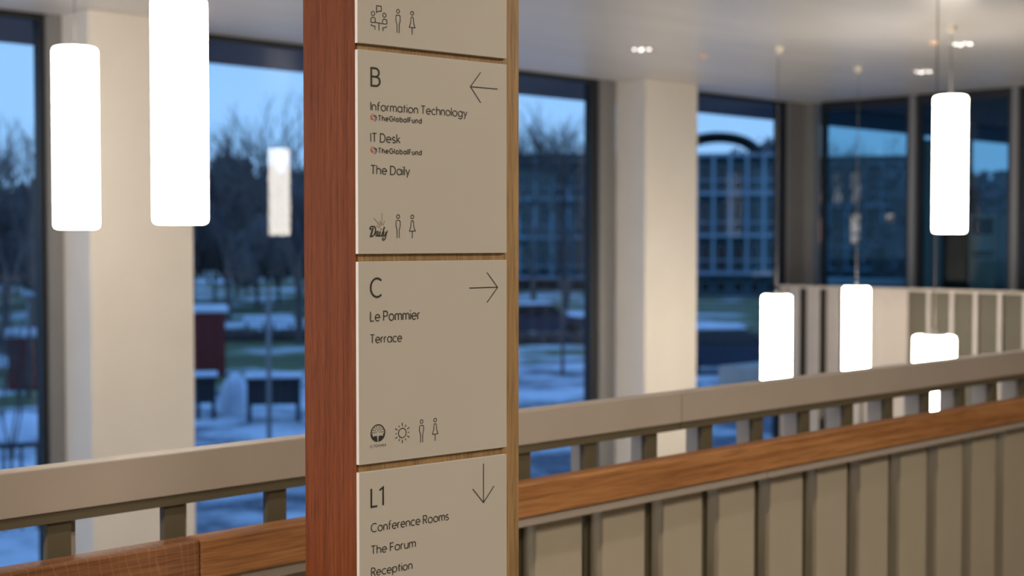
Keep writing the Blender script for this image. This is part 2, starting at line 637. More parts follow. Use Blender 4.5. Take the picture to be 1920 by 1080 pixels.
# ================================================================== near balustrade
P, PITCHX, X00 = .170, .2505, 2.771
bal = thing('balustrade', 'taupe metal balustrade with oak handrail and box panels behind the sign totem', 'railing', (X00, 2.47, 0))
N0, N1 = -24, 39
xa, xb = N0 * PITCHX, N1 * PITCHX + P
pm = MB().box(0, P, 0, .047, -.12, .905).mesh('infill_panel', M['panel_coat'], bevel=.002, segs=1)
psm = MB().box(0, .050, 0, .018, -.12, 1.07).mesh('post', M['metal_olive'], bevel=.0015, segs=1)
fm = MB().box(0, .015, 0, .060, -.12, 1.068).mesh('outer_fin', M['fin'], bevel=.0015, segs=1)
for k in range(N0, N1 + 1):
    x = k * PITCHX
    mesh_ob('infill_panel', pm, bal, (x, 0, 0))
    mesh_ob('post', psm, bal, (x - .018, .05, 0))
    mesh_ob('outer_fin', fm, bal, (x - .018 + .075, .110, 0))
box('back_plate', xa, xb, .20, .205, -.3, .80, M['gap_shade'], bal)  # dark sheet standing in for the unlit void behind the slots
cj = 3.137 - X00
for a, b in ((xa, cj - .0015), (cj + .0015, xb)):
    box('top_cap', a, b, .03, .082, 1.087, 1.172, M['metal'], bal, bevel=.002, segs=1)
    box('under_rail', a, b, .036, .19, 1.066, 1.087, M['metal_olive'], bal)
tj = 3.427 - X00
for a, b in ((xa, tj - .001), (tj + .001, xb)):
    box('head_trim', a, b, -.056, .05, .905, .9295, M['metal'], bal, bevel=.002, segs=1)
hj = 1.509 - X00
for (a, b, mt, lb) in ((xa, hj - .0004, 'oak_rail_dark', 'darker flecked oak handrail length'), (hj + .0004, hj + 4.2, 'oak_rail', None), (hj + 4.2008, xb, 'oak_rail', None)):
    h = box('handrail', a, b, -.07, -.014, .930, 1.013, M[mt], bal, bevel=.006, segs=3)
    if lb:
        h['label'] = lb
sh = MB()
sh.box(xa, xb, -.05, -.03, .9290, .9302)
sh.build('handrail_support', M['gap_shade'], bal)

# ---- far balustrade, turned a quarter round, guarding the walkway under the right-hand glass
far = thing('balustrade', 'far taupe balustrade with pale upright strips below the dark glass at the right', 'railing', (12.95, 8.90, 0))
zl, zh = LOW + .02, 1.085
M['dark_infill'] = noise_mat('dark_infill_tone', srgb(90, 84, 70), srgb(96, 90, 76), nscale=4, rough=.65, spec=.25)  # darker tone than the plain infill panels beside it
pm2 = MB().box(.03, .045, 0, .206, zl, zh).mesh('infill_panel', M['dark_infill'], bevel=.002, segs=1)
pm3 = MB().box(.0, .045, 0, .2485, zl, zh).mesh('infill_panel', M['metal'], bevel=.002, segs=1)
ps2 = MB().box(-.002, .05, 0, .038, zl, zh).mesh('outer_fin', M['fin'], bevel=.002, segs=1)
lou = MB().box(-.006, .006, -.104, .104, zl, zh).mesh('louvre', M['metal'], bevel=.002, segs=1)
nf = 48
box('shadow_gap_strip', .072, .078, -4 * PITCHX + .03, .035, zl, zh, M['gap_shade'], far)  # dark sheet painting the shadow between the louvres
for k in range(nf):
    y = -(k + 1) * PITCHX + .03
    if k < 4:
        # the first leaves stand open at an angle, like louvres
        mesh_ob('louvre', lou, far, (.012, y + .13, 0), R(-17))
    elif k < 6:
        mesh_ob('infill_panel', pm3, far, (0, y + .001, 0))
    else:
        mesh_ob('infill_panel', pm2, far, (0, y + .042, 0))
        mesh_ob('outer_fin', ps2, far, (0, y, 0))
box('top_cap', -.04, .12, -nf * PITCHX, .06, 1.0855, 1.110, M['metal'], far, bevel=.002, segs=1)
box('back_plate', .10, .105, -nf * PITCHX, .06, LOW + .02, 1.085, M['metal'], far)
box('end_plate', 0, .10, .035, .06, LOW + .02, 1.085, M['metal'], far)


# ================================================================== lettering
def arc(cx, cy, rx, ry, a0, a1, n=None):
    n = n or max(4, int(abs(a1 - a0) / 12))
    return [(cx + rx * math.cos(R(a0 + (a1 - a0) * i / n)), cy + ry * math.sin(R(a0 + (a1 - a0) * i / n))) for i in range(n + 1)]


XH = .68
bowl = lambda cx=.31: arc(cx, .34, .31, .34, 0, 360, 28)
GL = {
    'A': (.72, [[(0, 0), (.36, 1), (.72, 0)], [(.13, .34), (.59, .34)]]),
    'B': (.56, [[(0, .52), (0, 1), (.27, 1)] + arc(.27, .76, .22, .24, 90, -90) + [(0, .52), (0, 0), (.30, 0)] + arc(.30, .26, .25, .26, -90, 90)]),
    'C': (.78, [arc(.46, .5, .46, .5, 48, 312, 26)]),
    'D': (.66, [[(.24, 0), (0, 0), (0, 1), (.24, 1)] + arc(.24, .5, .42, .5, 90, -90, 18)]),
    'E': (.46, [[(.46, 0), (0, 0), (0, 1), (.46, 1)], [(0, .52), (.42, .52)]]),
    'F': (.45, [[(0, 0), (0, 1), (.45, 1)], [(0, .52), (.40, .52)]]),
    'G': (.86, [arc(.45, .5, .45, .5, 48, 360, 28) + [(.5, .5)]]),
    'I': (.0, [[(0, 0), (0, 1)]]),
    'L': (.43, [[(0, 1), (0, 0), (.43, 0)]]),
    'M': (.80, [[(0, 0), (0, 1), (.4, .34), (.8, 1), (.8, 0)]]),
    'O': (.92, [arc(.46, .5, .46, .5, 0, 360, 30)]),
    'P': (.52, [[(0, 0), (0, 1), (.26, 1)] + arc(.26, .73, .26, .27, 90, -90) + [(0, .46)]]),
    'R': (.54, [[(0, 0), (0, 1), (.27, 1)] + arc(.27, .74, .25, .26, 90, -90) + [(0, .48)], [(.26, .48), (.54, 0)]]),
    'T': (.58, [[(0, 1), (.58, 1)], [(.29, 1), (.29, 0)]]),
    '1': (.26, [[(0, .86), (.26, 1), (.26, 0)]]),
    'a': (.62, [bowl(), [(.62, XH), (.62, 0)]]),
    'b': (.62, [bowl(), [(0, 1.04), (0, 0)]]),
    'c': (.52, [arc(.31, .34, .31, .34, 48, 312, 20)]),
    'd': (.62, [bowl(), [(.62, 1.04), (.62, 0)]]),
    'e': (.60, [[(.01, .35), (.60, .35)] + arc(.30, .34, .30, .34, 2, 315, 24)]),
    'f': (.34, [[(.12, 0), (.12, .80)] + arc(.33, .80, .21, .24, 180, 85), [(0, .64), (.32, .64)]]),
    'g': (.62, [bowl(), [(.62, XH), (.62, -.02)] + arc(.31, -.02, .31, .28, 0, -150)]),
    'h': (.50, [[(0, 0), (0, 1.04)], [(0, .40)] + arc(.25, .40, .25, .28, 180, 0) + [(.50, 0)]]),
    'i': (.0, [[(0, 0), (0, XH)], [(0, .88), (0, .98)]]),
    'k': (.46, [[(0, 0), (0, 1.04)], [(.42, XH), (.0, .27)], [(.15, .39), (.46, 0)]]),
    'l': (.0, [[(0, 0), (0, 1.04)]]),
    'm': (.84, [[(0, 0), (0, XH)], [(0, .44)] + arc(.21, .44, .21, .24, 180, 0) + [(.42, 0)], [(.42, .44)] + arc(.63, .44, .21, .24, 180, 0) + [(.84, 0)]]),
    'n': (.50, [[(0, 0), (0, XH)], [(0, .40)] + arc(.25, .40, .25, .28, 180, 0) + [(.50, 0)]]),
    'o': (.64, [arc(.32, .34, .32, .34, 0, 360, 28)]),
    'p': (.62, [bowl(), [(0, XH), (0, -.30)]]),
    'r': (.27, [[(0, 0), (0, XH)], [(0, .40)] + arc(.23, .42, .23, .26, 180, 80)]),
    's': (.42, [arc(.21, .505, .18, .175, 35, 270) + arc(.21, .165, .20, .165, 90, -145)]),
    't': (.32, [[(.14, .92), (.14, 0)], [(0, .64), (.32, .64)]]),
    'u': (.50, [[(0, XH), (0, .28)] + arc(.25, .28, .25, .28, 180, 360) + [(.50, XH)], [(.50, .3), (.50, 0)]]),
    'y': (.52, [[(0, XH), (.27, .04)], [(.52, XH), (.13, -.30)]]),
}


def ribbon(bm, pts, w, y, mi=0):
    """Flat mitred stroke in the XZ plane, facing -Y."""
    p = [Vector(q) for q in pts]
    q2 = [p[0]]
    for a in p[1:]:
        if (a - q2[-1]).length > 1e-7:
            q2.append(a)
    p = q2
    if len(p) < 2:
        return
    closed = (p[0] - p[-1]).length < 1e-6
    if closed:
        p = p[:-1]
    n = len(p)
    Ls, Rs = [], []
    for i in range(n):
        a = p[i - 1] if (i > 0 or closed) else None
        b = p[(i + 1) % n] if (i < n - 1 or closed) else None
        d0 = (p[i] - a).normalized() if a is not None else None
        d1 = (b - p[i]).normalized() if b is not None else None
        if d0 is None:
            d0 = d1
        if d1 is None:
            d1 = d0
        t = d0 + d1
        if t.length < 1e-4:
            t = d0
        t.normalize()
        nn = Vector((-t.y, t.x))
        c = max(.45, nn.dot(Vector((-d0.y, d0.x))))
        off = nn * (w / 2 / c)
        Ls.append(bm.verts.new((p[i].x + off.x, y, p[i].y + off.y)))
        Rs.append(bm.verts.new((p[i].x - off.x, y, p[i].y - off.y)))
    for i in range(n if closed else n - 1):
        j = (i + 1) % n
        bm.faces.new((Rs[i], Rs[j], Ls[j], Ls[i])).material_index = mi


YI = -.0084          # ink sits a hair proud of the 8 mm sign face


def ink(name, strokes, parent, mat, w, fills=()):
    """strokes: list of (points, width or None, material index)."""
    bm = bmesh.new()
    for k, s in enumerate(strokes):
        pts, ww, mi = s if isinstance(s, tuple) else (s, None, 0)
        ribbon(bm, pts, ww or w, YI - .00001 * (k % 7), mi)
    for f in fills:
        vs = [bm.verts.new((x, YI - .0001, z)) for x, z in f]
        bm.faces.new(vs)
    me = bpy.data.meshes.new(name)
    bm.to_mesh(me)
    bm.free()
    for m in (mat if isinstance(mat, list) else [mat]):
        me.materials.append(m)
    # face the reader
    return mesh_ob(name, me, parent)


def text(s, x0, x1, z, cap, parent, mat='ink_soft', weight=.11, gap=.20, space=.52):
    adv, pos = 0, []
    for ch in s:
        if ch == ' ':
            adv += space - gap
            continue
        wd, st = GL[ch]
        pos.append((adv, st))
        adv += wd + gap
    total = adv - gap
    lw = weight * cap
    k = (x1 - x0 - lw) / total / 1.0
    strokes = []
    for a, st in pos:
        for path in st:
            strokes.append([(x0 + lw / 2 + (a + px) * k, z + lw / 2 + pz * (cap - lw)) for px, pz in path])
    return ink('lettering', strokes, parent, M[mat], lw)


def man(x, z, parent, s=1.0):
    """Restroom man, 36.6 mm tall; x = centre, z = feet."""
    mm = .001 * s
    P_ = lambda pts: [(x + a * mm, z + b * mm) for a, b in pts]
    head = P_(arc(0, 33.2, 2.9, 2.9, 0, 360, 20))
    body = P_([(-1.9, 0), (-2.0, 13), (-4.1, 18.5), (-4.1, 23.5)] + arc(-1.4, 25.0, 2.7, 2.2, 180, 90, 5) + arc(1.4, 25.0, 2.7, 2.2, 90, 0, 5) + [(4.1, 23.5), (4.1, 18.5), (2.2, 13), (2.1, 0)])
    return ink('restroom_man', [head, body], parent, M['ink'], .00125 * s)


def woman(x, z, parent, s=1.0):
    mm = .001 * s
    P_ = lambda pts: [(x + a * mm, z + b * mm) for a, b in pts]
    head = P_(arc(0, 33.2, 2.9, 2.9, 0, 360, 20))
    body = P_([(0, 10.9), (-5.6, 10.9), (-2.9, 18), (-2.5, 24.3)] + arc(0, 24.6, 2.5, 2.8, 180, 0, 9) + [(2.5, 24.3), (2.9, 18), (5.6, 10.9), (0, 10.9)])
    return ink('restroom_woman', [head, body, P_([(0, 10.9), (0, 0)])], parent, M['ink'], .00125 * s)


def arrow(pts_shaft, pts_head, parent):
    return ink('arrow', [pts_shaft, pts_head], parent, M['ink'], .0016)


def fund_emblem(x, z, r, parent):
    """Small round swirl of red and violet crescents."""
    st = []
    for k in range(3):
        a = 95 + k * 42
        st.append(([(x + r * math.cos(R(t)) * (1 - k * .26), z + r * math.sin(R(t)) * (1 - k * .26)) for t in range(a, a + 130, 12)], r * .17, 0))
        b = 275 + k * 42
        st.append(([(x + r * math.cos(R(t)) * (1 - k * .26), z + r * math.sin(R(t)) * (1 - k * .26)) for t in range(b, b + 130, 12)], r * .17, 1))
    return ink('fund_emblem', st, parent, [M['logo_red'], M['logo_blue']], r * .17)


# ================================================================== sign totem
SZ = math.radians(-4.06)
totem = thing('sign_totem', 'tall timber wayfinding totem with four pale sign plates, red-brown side', 'sign', (1.35535, 1.71282, 0), SZ)
TW, TD = .328, .145
# core: oak front, red-brown veneered sides
box('oak_core', .002, TW, .0, TD, 0, CEIL - .002, M['oak_front'], totem, bevel=.0008, segs=1)
sp = box('side_panel', -.0015, .002, -.0002, TD, 0, CEIL - .002, M['red_wood'], totem)
sp['label'] = 'red-brown veneered side'
PWD = .2945


def plate(z0, z1, name='sign_plate'):
    p = box(name, -.0015, PWD, -.008, 0, 0, z1 - z0, [M['panel'], M['panel_edge_lit']], totem, bevel=.0006, segs=1)
    for f in p.data.polygons:
        if f.normal.x < -.9:
            f.material_index = 1
    p.location = (0, 0, z0)
    return p


def sub_shift(p):
    z = p.location.z
    for c in p.children:
        c.location.z = -z


A = plate(1.8985, 2.2085)
# meeting icon (two people at a table, speech bubble)
mmx = lambda X: .0220 + (X - 130) / 4.5 * .00105
mmz = lambda Y, X=195: 1.9201 + (258 - Y + (X - 195) * .1078) / 4.5 * .000848
q = lambda pts: [(mmx(a), mmz(b, a)) for a, b in pts]
hd = lambda cx, cy: [(mmx(cx) + .0031 * math.cos(R(t)), mmz(cy, cx) + .0031 * math.sin(R(t))) for t in range(0, 361, 20)]
ink('meeting_icon', [
    hd(150, 119), hd(241, 131),
    q([(178, 55), (216, 59), (216, 101), (194, 99), (178, 110), (178, 55)]),
    q([(133, 190), (133, 160), (140, 150), (158, 150), (167, 160), (169, 190)]),
    q([(131, 190), (148, 192), (160, 190), (240, 202), (259, 203)]),
    q([(226, 195), (226, 172), (232, 163), (252, 165), (261, 174), (261, 204)]),
    q([(197, 196), (197, 256)]),
    q([(131, 207), (148, 220), (165, 221), (165, 250)]),
    q([(262, 222), (246, 232), (229, 232), (229, 260)])], A, M['ink'], .00125)
man(.0737, 1.9204, A)
woman(.1008, 1.9202, A)
sub_shift(A)

B = plate(1.5785, 1.889)
text('B', .0215, .0408, 1.8340, .0300, B, 'ink', .105, gap=.2)
text('Information Technology', .0213, .2108, 1.7975, .0140, B, weight=.112)
fund_emblem(.0272, 1.7872, .0056, B)
text('TheGlobalFund', .0353, .1192, 1.7825, .0090, B, weight=.165, gap=.36)
text('IT Desk', .0210, .0778, 1.7495, .0145, B, weight=.112)
fund_emblem(.0272, 1.7375, .0056, B)
text('TheGlobalFund', .0352, .1190, 1.7328, .0090, B, weight=.165, gap=.36)
text('The Daily', .0211, .0960, 1.7003, .0146, B, weight=.112)
# Daily logo: brush-like script with rays
dx = lambda X: .0187 + (X - 195) / 10.8 * .00104
dz = lambda Y: 1.6043 + (680 - Y) / 10.8 * .00083
dq = lambda pts: [(dx(a), dz(b)) for a, b in pts]
thin, thick = .0007, .0023


def smooth(pts, n=5):
    out = []
    P4 = [pts[0]] + list(pts) + [pts[-1]]
    for i in range(len(pts) - 1):
        p0, p1, p2, p3 = [Vector(v) for v in P4[i:i + 4]]
        for k in range(n):
            t = k / n
            v = .5 * ((2 * p1) + (p2 - p0) * t + (2 * p0 - 5 * p1 + 4 * p2 - p3) * t * t + (3 * p1 - p0 - 3 * p2 + p3) * t ** 3)
            out.append((v.x, v.y))
    out.append(tuple(pts[-1]))
    return out


sd = lambda pts: smooth(dq(pts))
ink('daily_script', [
    (sd([(262, 492), (240, 580), (218, 660)]), .0030, 0),
    (sd([(232, 515), (212, 520), (203, 500), (222, 472), (262, 464), (300, 480), (314, 530), (300, 600), (262, 655), (200, 672)]), .0021, 0),
    (sd([(352, 560), (330, 575), (320, 625), (328, 655), (346, 640), (366, 560)]), .0017, 0),
    (sd([(366, 560), (354, 620), (358, 655), (378, 645)]), .0024, 0),
    (sd([(408, 560), (392, 620), (396, 655), (412, 645)]), .0024, 0),
    (dq([(418, 510), (424, 528)]), .0024, 0),
    (sd([(488, 470), (462, 560), (436, 630), (438, 660), (456, 645)]), .0022, 0),
    (sd([(478, 560), (466, 620), (472, 652), (494, 640), (520, 570)]), .0019, 0),
    (sd([(545, 545), (520, 620), (500, 700), (478, 735), (452, 735), (450, 705), (470, 690)]), .0020, 0),
    (dq([(437, 195), (437, 430)]), .0005, 0),
    (dq([(278, 300), (412, 462)]), .0006, 0),
    (dq([(390, 350), (428, 440)]), .0006, 0),
    (dq([(492, 350), (460, 450)]), .0006, 0),
    (dq([(330, 455), (408, 490)]), .0006, 0)], B, M['ink'], .0015)
man(.0727, 1.6033, B)
woman(.1001, 1.6030, B)
arrow([(.2746, 1.8475), (.2172, 1.8475)], [(.2386, 1.8720), (.2172, 1.8475), (.2386, 1.8230)], B)
sub_shift(B)

C = plate(1.2555, 1.5670)
text('C', .0190, .0424, 1.5108, .0318, C, 'ink', .10)
text('Le Pommier', .0192, .1150, 1.4746, .0165, C, weight=.11)
text('Terrace', .0190, .0798, 1.4409, .0145, C, weight=.112)
arrow([(.2146, 1.5222), (.2744, 1.5222)], [(.2516, 1.5468), (.2744, 1.5222), (.2516, 1.4976)], C)
# round tree logo
tx, tz, trr = .0332, 1.3022, .0128
st = [([(tx + trr * math.cos(R(t)), tz + trr * math.sin(R(t))) for t in range(-20, 201, 10)], .0018, 0)]
for ring, nn, ln in ((.0030, 3, .0018), (.0060, 6, .0024), (.0092, 8, .0026)):
    for i in range(nn):
        a = R(-2 + 184 * (i + .5) / nn)
        c0 = (tx + ring * math.cos(a), tz + ring * math.sin(a) - .0005)
        c1 = (tx + (ring + ln * .75) * math.cos(a), tz + (ring + ln * .75) * math.sin(a) - .0005)
        st.append(([c0, c1], .0013, 0))
fills = []
for s in (-1, 1):
    pts = [(tx + s * .0009, tz - trr * 1.0)]
    for t in range(-84, 1, 7):
        pts.append((tx + s * (trr + .0009) * math.cos(R(t)), tz + (trr + .0009) * math.sin(R(t)) * 1.0))
    pts += [(tx + s * .0105, tz - .0012), (tx + s * .0095, tz - .0052), (tx + s * .005, tz - .0042), (tx + s * .0022, tz - .0040), (tx + s * .0014, tz - .0070)]
    fills.append(pts if s > 0 else pts[::-1])
ink('tree_emblem', st, C, M['ink'], .0015, fills)
text('LE POMMIER', .0180, .0485, 1.2802, .0046, C, weight=.10, gap=.38, space=1.0)
# sun icon
sxx, szz = .0797, 1.2982
rays = [[(sxx + .0074 * math.cos(R(t)), szz + .0074 * math.sin(R(t))) for t in range(0, 361, 12)]]
for k in range(12):
    a = R(90 - k * 30)
    ro0 = .0107
    ro1 = .0160 if k % 3 == 0 and k in (0, 6) else (.0132 if k in (3, 9) else (.0160 if k % 3 != 0 and k in (2, 4, 8, 10) else .0140))
    rays.append([(sxx + ro0 * math.cos(a), szz + ro0 * math.sin(a)), (sxx + ro1 * math.cos(a), szz + ro1 * math.sin(a))])
ink('sun_icon', rays, C, M['ink'], .00135)
man(.1173, 1.2798, C)
woman(.1444, 1.2800, C)
sub_shift(C)

D = plate(.9330, 1.2440)
text('L1', .0190, .0442, 1.1875, .0310, D, 'ink', .095, gap=.16)
text('Conference Rooms', .0193, .1720, 1.1490, .0146, D, weight=.112)
text('The Forum', .0192, .1056, 1.1146, .0143, D, weight=.112)
text('Reception', .0195, .0988, 1.0805, .0142, D, weight=.112)
arrow([(.2439, 1.2333), (.2439, 1.1688)], [(.2212, 1.1938), (.2439, 1.1688), (.2664, 1.1938)], D)
sub_shift(D)

# ================================================================== outside: ground
GZ = -2.6
g = MB()
g.box(-260, 420, YW + .3, 480, GZ - 1.2, GZ - .05)
struct(g.build('ground_lawn', M['ground']))
g = MB()
c_ = [site(-200, 26), site(-900, 52), site(1650, 50), site(1900, 24)]
struct(box('ground_terrace', -25, 45, YW + .3, 34, GZ - .3, GZ, M['paving']))


# ---- bare trees
def bare_tree_mesh(seed, h, depth=6, spread=.5, trunk=.16):
    rnd = random.Random(seed)
    mb = MB()

    def grow(p, d, ln, r, lv):
        e = p + d * ln
        mb.cone(p, e, r, r * .68, 5 if lv < 2 else 3, caps=False)
        if lv >= depth:
            return
        nb = 3 if lv < 4 else 2
        for k in range(nb):
            ax = Vector((rnd.uniform(-1, 1), rnd.uniform(-1, 1), rnd.uniform(-.2, .5))).normalized()
            nd = (d + ax * rnd.uniform(spread * .7, spread * 1.5)).normalized()
            nd = (nd + Vector((0, 0, .12))).normalized()
            st_ = p + d * ln * rnd.uniform(.6, 1)
            grow(st_ if k else e, nd, ln * rnd.uniform(.62, .86), max(.0011, r * .62), lv + 1)

    grow(Vector((0, 0, 0)), Vector((0, 0, 1)), h * .27, trunk, 0)
    return mb.mesh('bare_tree', M['bark'])


TREES = [bare_tree_mesh(s, 1, 6, .55, .016) for s in (3, 11, 23)]


def bare_tree(px, dist, top, label, v=0, group=None, wid=1.0, gz=GZ):
    h = zat(top, dist) - gz
    me = TREES[v % 3]
    ob = mesh_ob('bare_tree', me, None, site(px, dist, gz), px * .7)
    zt = max(v_.co.z for v_ in me.vertices)
    s = h / zt
    ob.scale = (s * wid, s * wid, s)
    return tag(ob, label, 'tree', group)


def evergreen_mesh(seed, n=2600):
    rnd = random.Random(seed)
    mb = MB()
    mb.cone((0, 0, 0), (0, 0, .5), .03, .015, 6, mi=1)
    lobes = [(Vector((rnd.uniform(-.28, .28), rnd.uniform(-.28, .28), rnd.uniform(.35, .8))), rnd.uniform(.16, .27)) for _ in range(14)]
    for _ in range(n):
        c, r = rnd.choice(lobes)
        d = Vector((rnd.gauss(0, 1), rnd.gauss(0, 1), rnd.gauss(0, 1))).normalized()
        p = c + d * r * rnd.uniform(.75, 1.05)
        p.z = max(.02, p.z)
        s = rnd.uniform(.012, .03)
        a = Vector((rnd.uniform(-1, 1), rnd.uniform(-1, 1), rnd.uniform(-1, 1))).normalized() * s
        b = d.cross(a).normalized() * s
        mb.quad([p - a - b, p + a - b, p + a + b, p - a + b])
    for c, r in lobes:
        mb.lathe([(0, -r * .85), (r * .6, -r * .6), (r * .85, 0), (r * .6, r * .6), (0, r * .85)], 9, c=c)
    return mb.mesh('dense_tree', [M['leaf'], M['bark']])


EVER = [evergreen_mesh(s) for s in (5, 8)]


def dense_tree(px, dist, top, width, label, v=0, group=None):
    h = zat(top, dist) - GZ
    ob = mesh_ob('dense_tree', EVER[v % 2], None, site(px, dist, GZ), px * 1.3)
    ob.scale = (width / .95, width / .95, h / 1.0)
    return tag(ob, label, 'tree', group)


# left window
bare_tree(10, 52, 175, 'tall bare tree filling the left edge of the leftmost window', 0)
bare_tree(62, 66, 215, 'bare tree beside the dark frame in the leftmost window', 1)
bare_tree(-40, 60, 230, 'bare tree outside the left edge of the view', 2)
bare_tree(16, 22, 545, 'thin leafless sapling low in the leftmost window', 2, wid=.5)
rows = (86, 92, 98, 104)
for i in range(6):
    dense_tree(-90 + 40 * i, rows[i % 4], (338, 326, 345, 332)[i % 3], 3.7, 'dark dense tree low behind the bare trees at far left', i, 'dark trees behind the leftmost window')
# middle left window: dark wood with a bare crown standing above
bare_tree(428, 74, 232, 'bare round-crowned tree above the dark wood, left in the second window', 1)
bare_tree(560, 58, 165, 'bare tree with arching branches beside the red-brown side of the totem', 0)
for i in range(11):
    dense_tree(322 + 40 * i, rows[i % 4], (308, 300, 292, 304, 296)[i % 5], 3.7, 'dense dark tree of the wood seen in the second window', i, 'dark trees of the wood in the second window')
# third window
bare_tree(1000, 72, 195, 'bare pale-lit tree against the sky just right of the totem', 2)
bare_tree(1060, 86, 185, 'bare tree in the third window, middle of the pane', 0)
bare_tree(1112, 102, 205, 'bare tree in the third window beside its dark frame', 1)
bare_tree(1055, 44, 330, 'slim bare tree standing nearer on the lawn in the third window', 1, wid=.6)
# right-hand glass
bare_tree(1575, 76, 238, 'bare tree over the lit building behind the first corner pane', 2)
bare_tree(1655, 82, 250, 'bare tree at the right of the first corner pane', 0)
dense_tree(1850, 60, 300, 9, 'round dark tree behind the far right pane', 0)
dense_tree(1800, 95, 345, 14, 'low dark tree far behind the right-hand pendant', 1)

dense_tree(1418, 150, 262, 9, 'dark tree top showing beside the arched roof', 0)

# hedges (dark stripes across the lawn)
for (p0, p1, d, yt, lb) in ((-120, 130, 57, 638, 'low brown hedge across the lawn in the leftmost window'), (340, 760, 60, 622, 'low brown hedge across the lawn in the second window'), (960, 1480, 58, 640, 'low brown hedge across the lawn in the third window')):
    a, b = site(p0, d, GZ), site(p1, d, GZ)
    rnd = random.Random(p0)
    mb = MB()
    n = 60
    hh = zat(yt, d) - GZ
    for k in range(n):
        c = a.lerp(b, (k + .5) / n)
        for q_ in range(5):
            r_ = rnd.uniform(.22, .4)
            cc = c + Vector((rnd.uniform(-.3, .3), rnd.uniform(-.3, .3), max(.1, rnd.uniform(.1, hh - r_))))
            mb.lathe([(0, -r_), (r_ * .8, -r_ * .5), (r_, 0), (r_ * .7, r_ * .6), (0, r_)], 7, c=cc)
    tag(mb.build('hedge', M['hedge']), lb, 'hedge')


# ---- snow-covered garden furniture and sheds
def facing(px):
    return HEAD - R(90) - math.atan((px - 960) / FPX)


def high_table(px, dist, w_, h_, label, snow=.07):
    t = thing('garden_table', label, 'table', site(px, dist, GZ), facing(px))
    box('table_top', -w_ / 2, w_ / 2, -.4, .4, h_ - .08, h_, M['dark_table'], t)
    box('snow_cover', -w_ / 2 - .02, w_ / 2 + .02, -.42, .42, h_, h_ + snow, M['snow'], t, bevel=.03)
    for a in (-1, 1):
        for b in (-1, 1):
            box('leg', a * (w_ / 2 - .08) - .05, a * (w_ / 2 - .08) + .05, b * .3 - .05, b * .3 + .05, 0, h_ - .08, M['dark_table'], t)
    box('apron', -w_ / 2 + .06, w_ / 2 - .06, -.3, .3, h_ - .62, h_ - .08, M['dark_table'], t)
    return t


high_table(384, 33.5, .52, 1.0, 'narrow dark garden table with snow on top, beside the left column edge')
high_table(512, 33, 1.28, 1.02, 'wide dark garden table under a snow cover in the second window')
high_table(150, 36, 1.1, .95, 'dark garden table hidden behind the left column')


def shed(px, dist, w_, h_, label, z=GZ):
    t = thing('garden_shed', label, 'shed', site(px, dist, z), facing(px))
    n = max(4, int(w_ / .28))
    for k in range(n):
        a = -w_ / 2 + w_ * k / n
        box('board', a + .008, a + w_ / n - .008, -.02, .02, 0, h_, M['red_shed'], t)
    box('body', -w_ / 2, w_ / 2, .021, 1.8, 0, h_ - .02, M['red_shed'], t)
    box('snow_roof', -w_ / 2 - .1, w_ / 2 + .1, -.12, 1.9, h_, h_ + .16, M['snow'], t, bevel=.05)
    return t


shed(380, 44, 1.35, 1.95, 'red-brown board shed with snowy roof seen beside the left column')
shed(48, 40, 1.0, 1.45, 'dark red board shed in the leftmost window')


def snow_slab(px, dist, w_, ht, label):
    t = thing('picnic_bench', label, 'bench', site(px, dist, GZ), facing(px))
    box('snow_top', -w_ / 2, w_ / 2, -.5, .5, ht - .18, ht + .12, M['snow'], t, bevel=.05)
    for a in (-1, 1):
        box('leg', a * w_ * .35 - .06, a * w_ * .35 + .06, -.3, .3, 0, ht - .18, M['dark_table'], t)
    return t


snow_slab(478, 66, 1.1, .55, 'left one of two snow-topped benches on the lawn')
snow_slab(528, 66, 1.1, .52, 'right one of two snow-topped benches on the lawn')


def heap(px, dist, rx, hz, label):
    rnd = random.Random(px)
    mb = MB()
    prof = [(rx, 0), (rx * .9, hz * .35), (rx * .62, hz * .75), (rx * .3, hz * .95), (0, hz)]
    mb.lathe(prof, 18)
    for v in mb.bm.verts:
        v.co += Vector((rnd.uniform(-.06, .06), rnd.uniform(-.06, .06), rnd.uniform(0, .05) if v.co.z > .01 else 0))
    return tag(mb.build('snow_heap', M['snow'], None, site(px, dist, GZ)), label, 'snow')


heap(440, 34.5, .42, .95, 'pale snow heap between the two dark garden tables')
heap(30, 31, 1.0, .4, 'low snow heap in the leftmost window')


def reflection_post(px, dist, top, r_, label):
    h = zat(top, dist) - GZ
    t = thing('reflection_post', label, 'lamp post', site(px, dist, GZ))
    MB().cone((0, 0, 0), (0, 0, h), r_, r_ * .8, 10).build('pole', M['jamb'], t)
    MB().lathe([(0, h + .16), (.16, h + .10), (.17, h), (0, h)], 14).build('glint', M['slab'], t)  # pale top in place of a downlight reflected in the glass
    return t


tag(MB().cone((0, 0, 0), (0, 0, zat(540, 26) - GZ), .045, .04, 10).build('bollard_pole', M['jamb'], None, site(503, 26, GZ)), 'thin grey pole rising in front of the wide snowy table', 'pole')
reflection_post(52, 38, 556, .05, 'post standing in for a downlight reflection, with pale lantern in the leftmost window')

# outdoor rail low in the leftmost window
rl = thing('terrace_rail', 'dark low outdoor rail on the snow in the leftmost window', 'railing', site(30, 20.5, GZ), facing(30))
zr = zat(832, 20.5) - GZ
box('top_rail', -.75, .3, -.03, .03, zr - .07, zr, M['dark_table'], rl)
for xx in (-.72, -.46, -.2, .04, .26):
    box('baluster', xx - .02, xx + .02, -.02, .02, 0, zr - .07, M['dark_table'], rl)


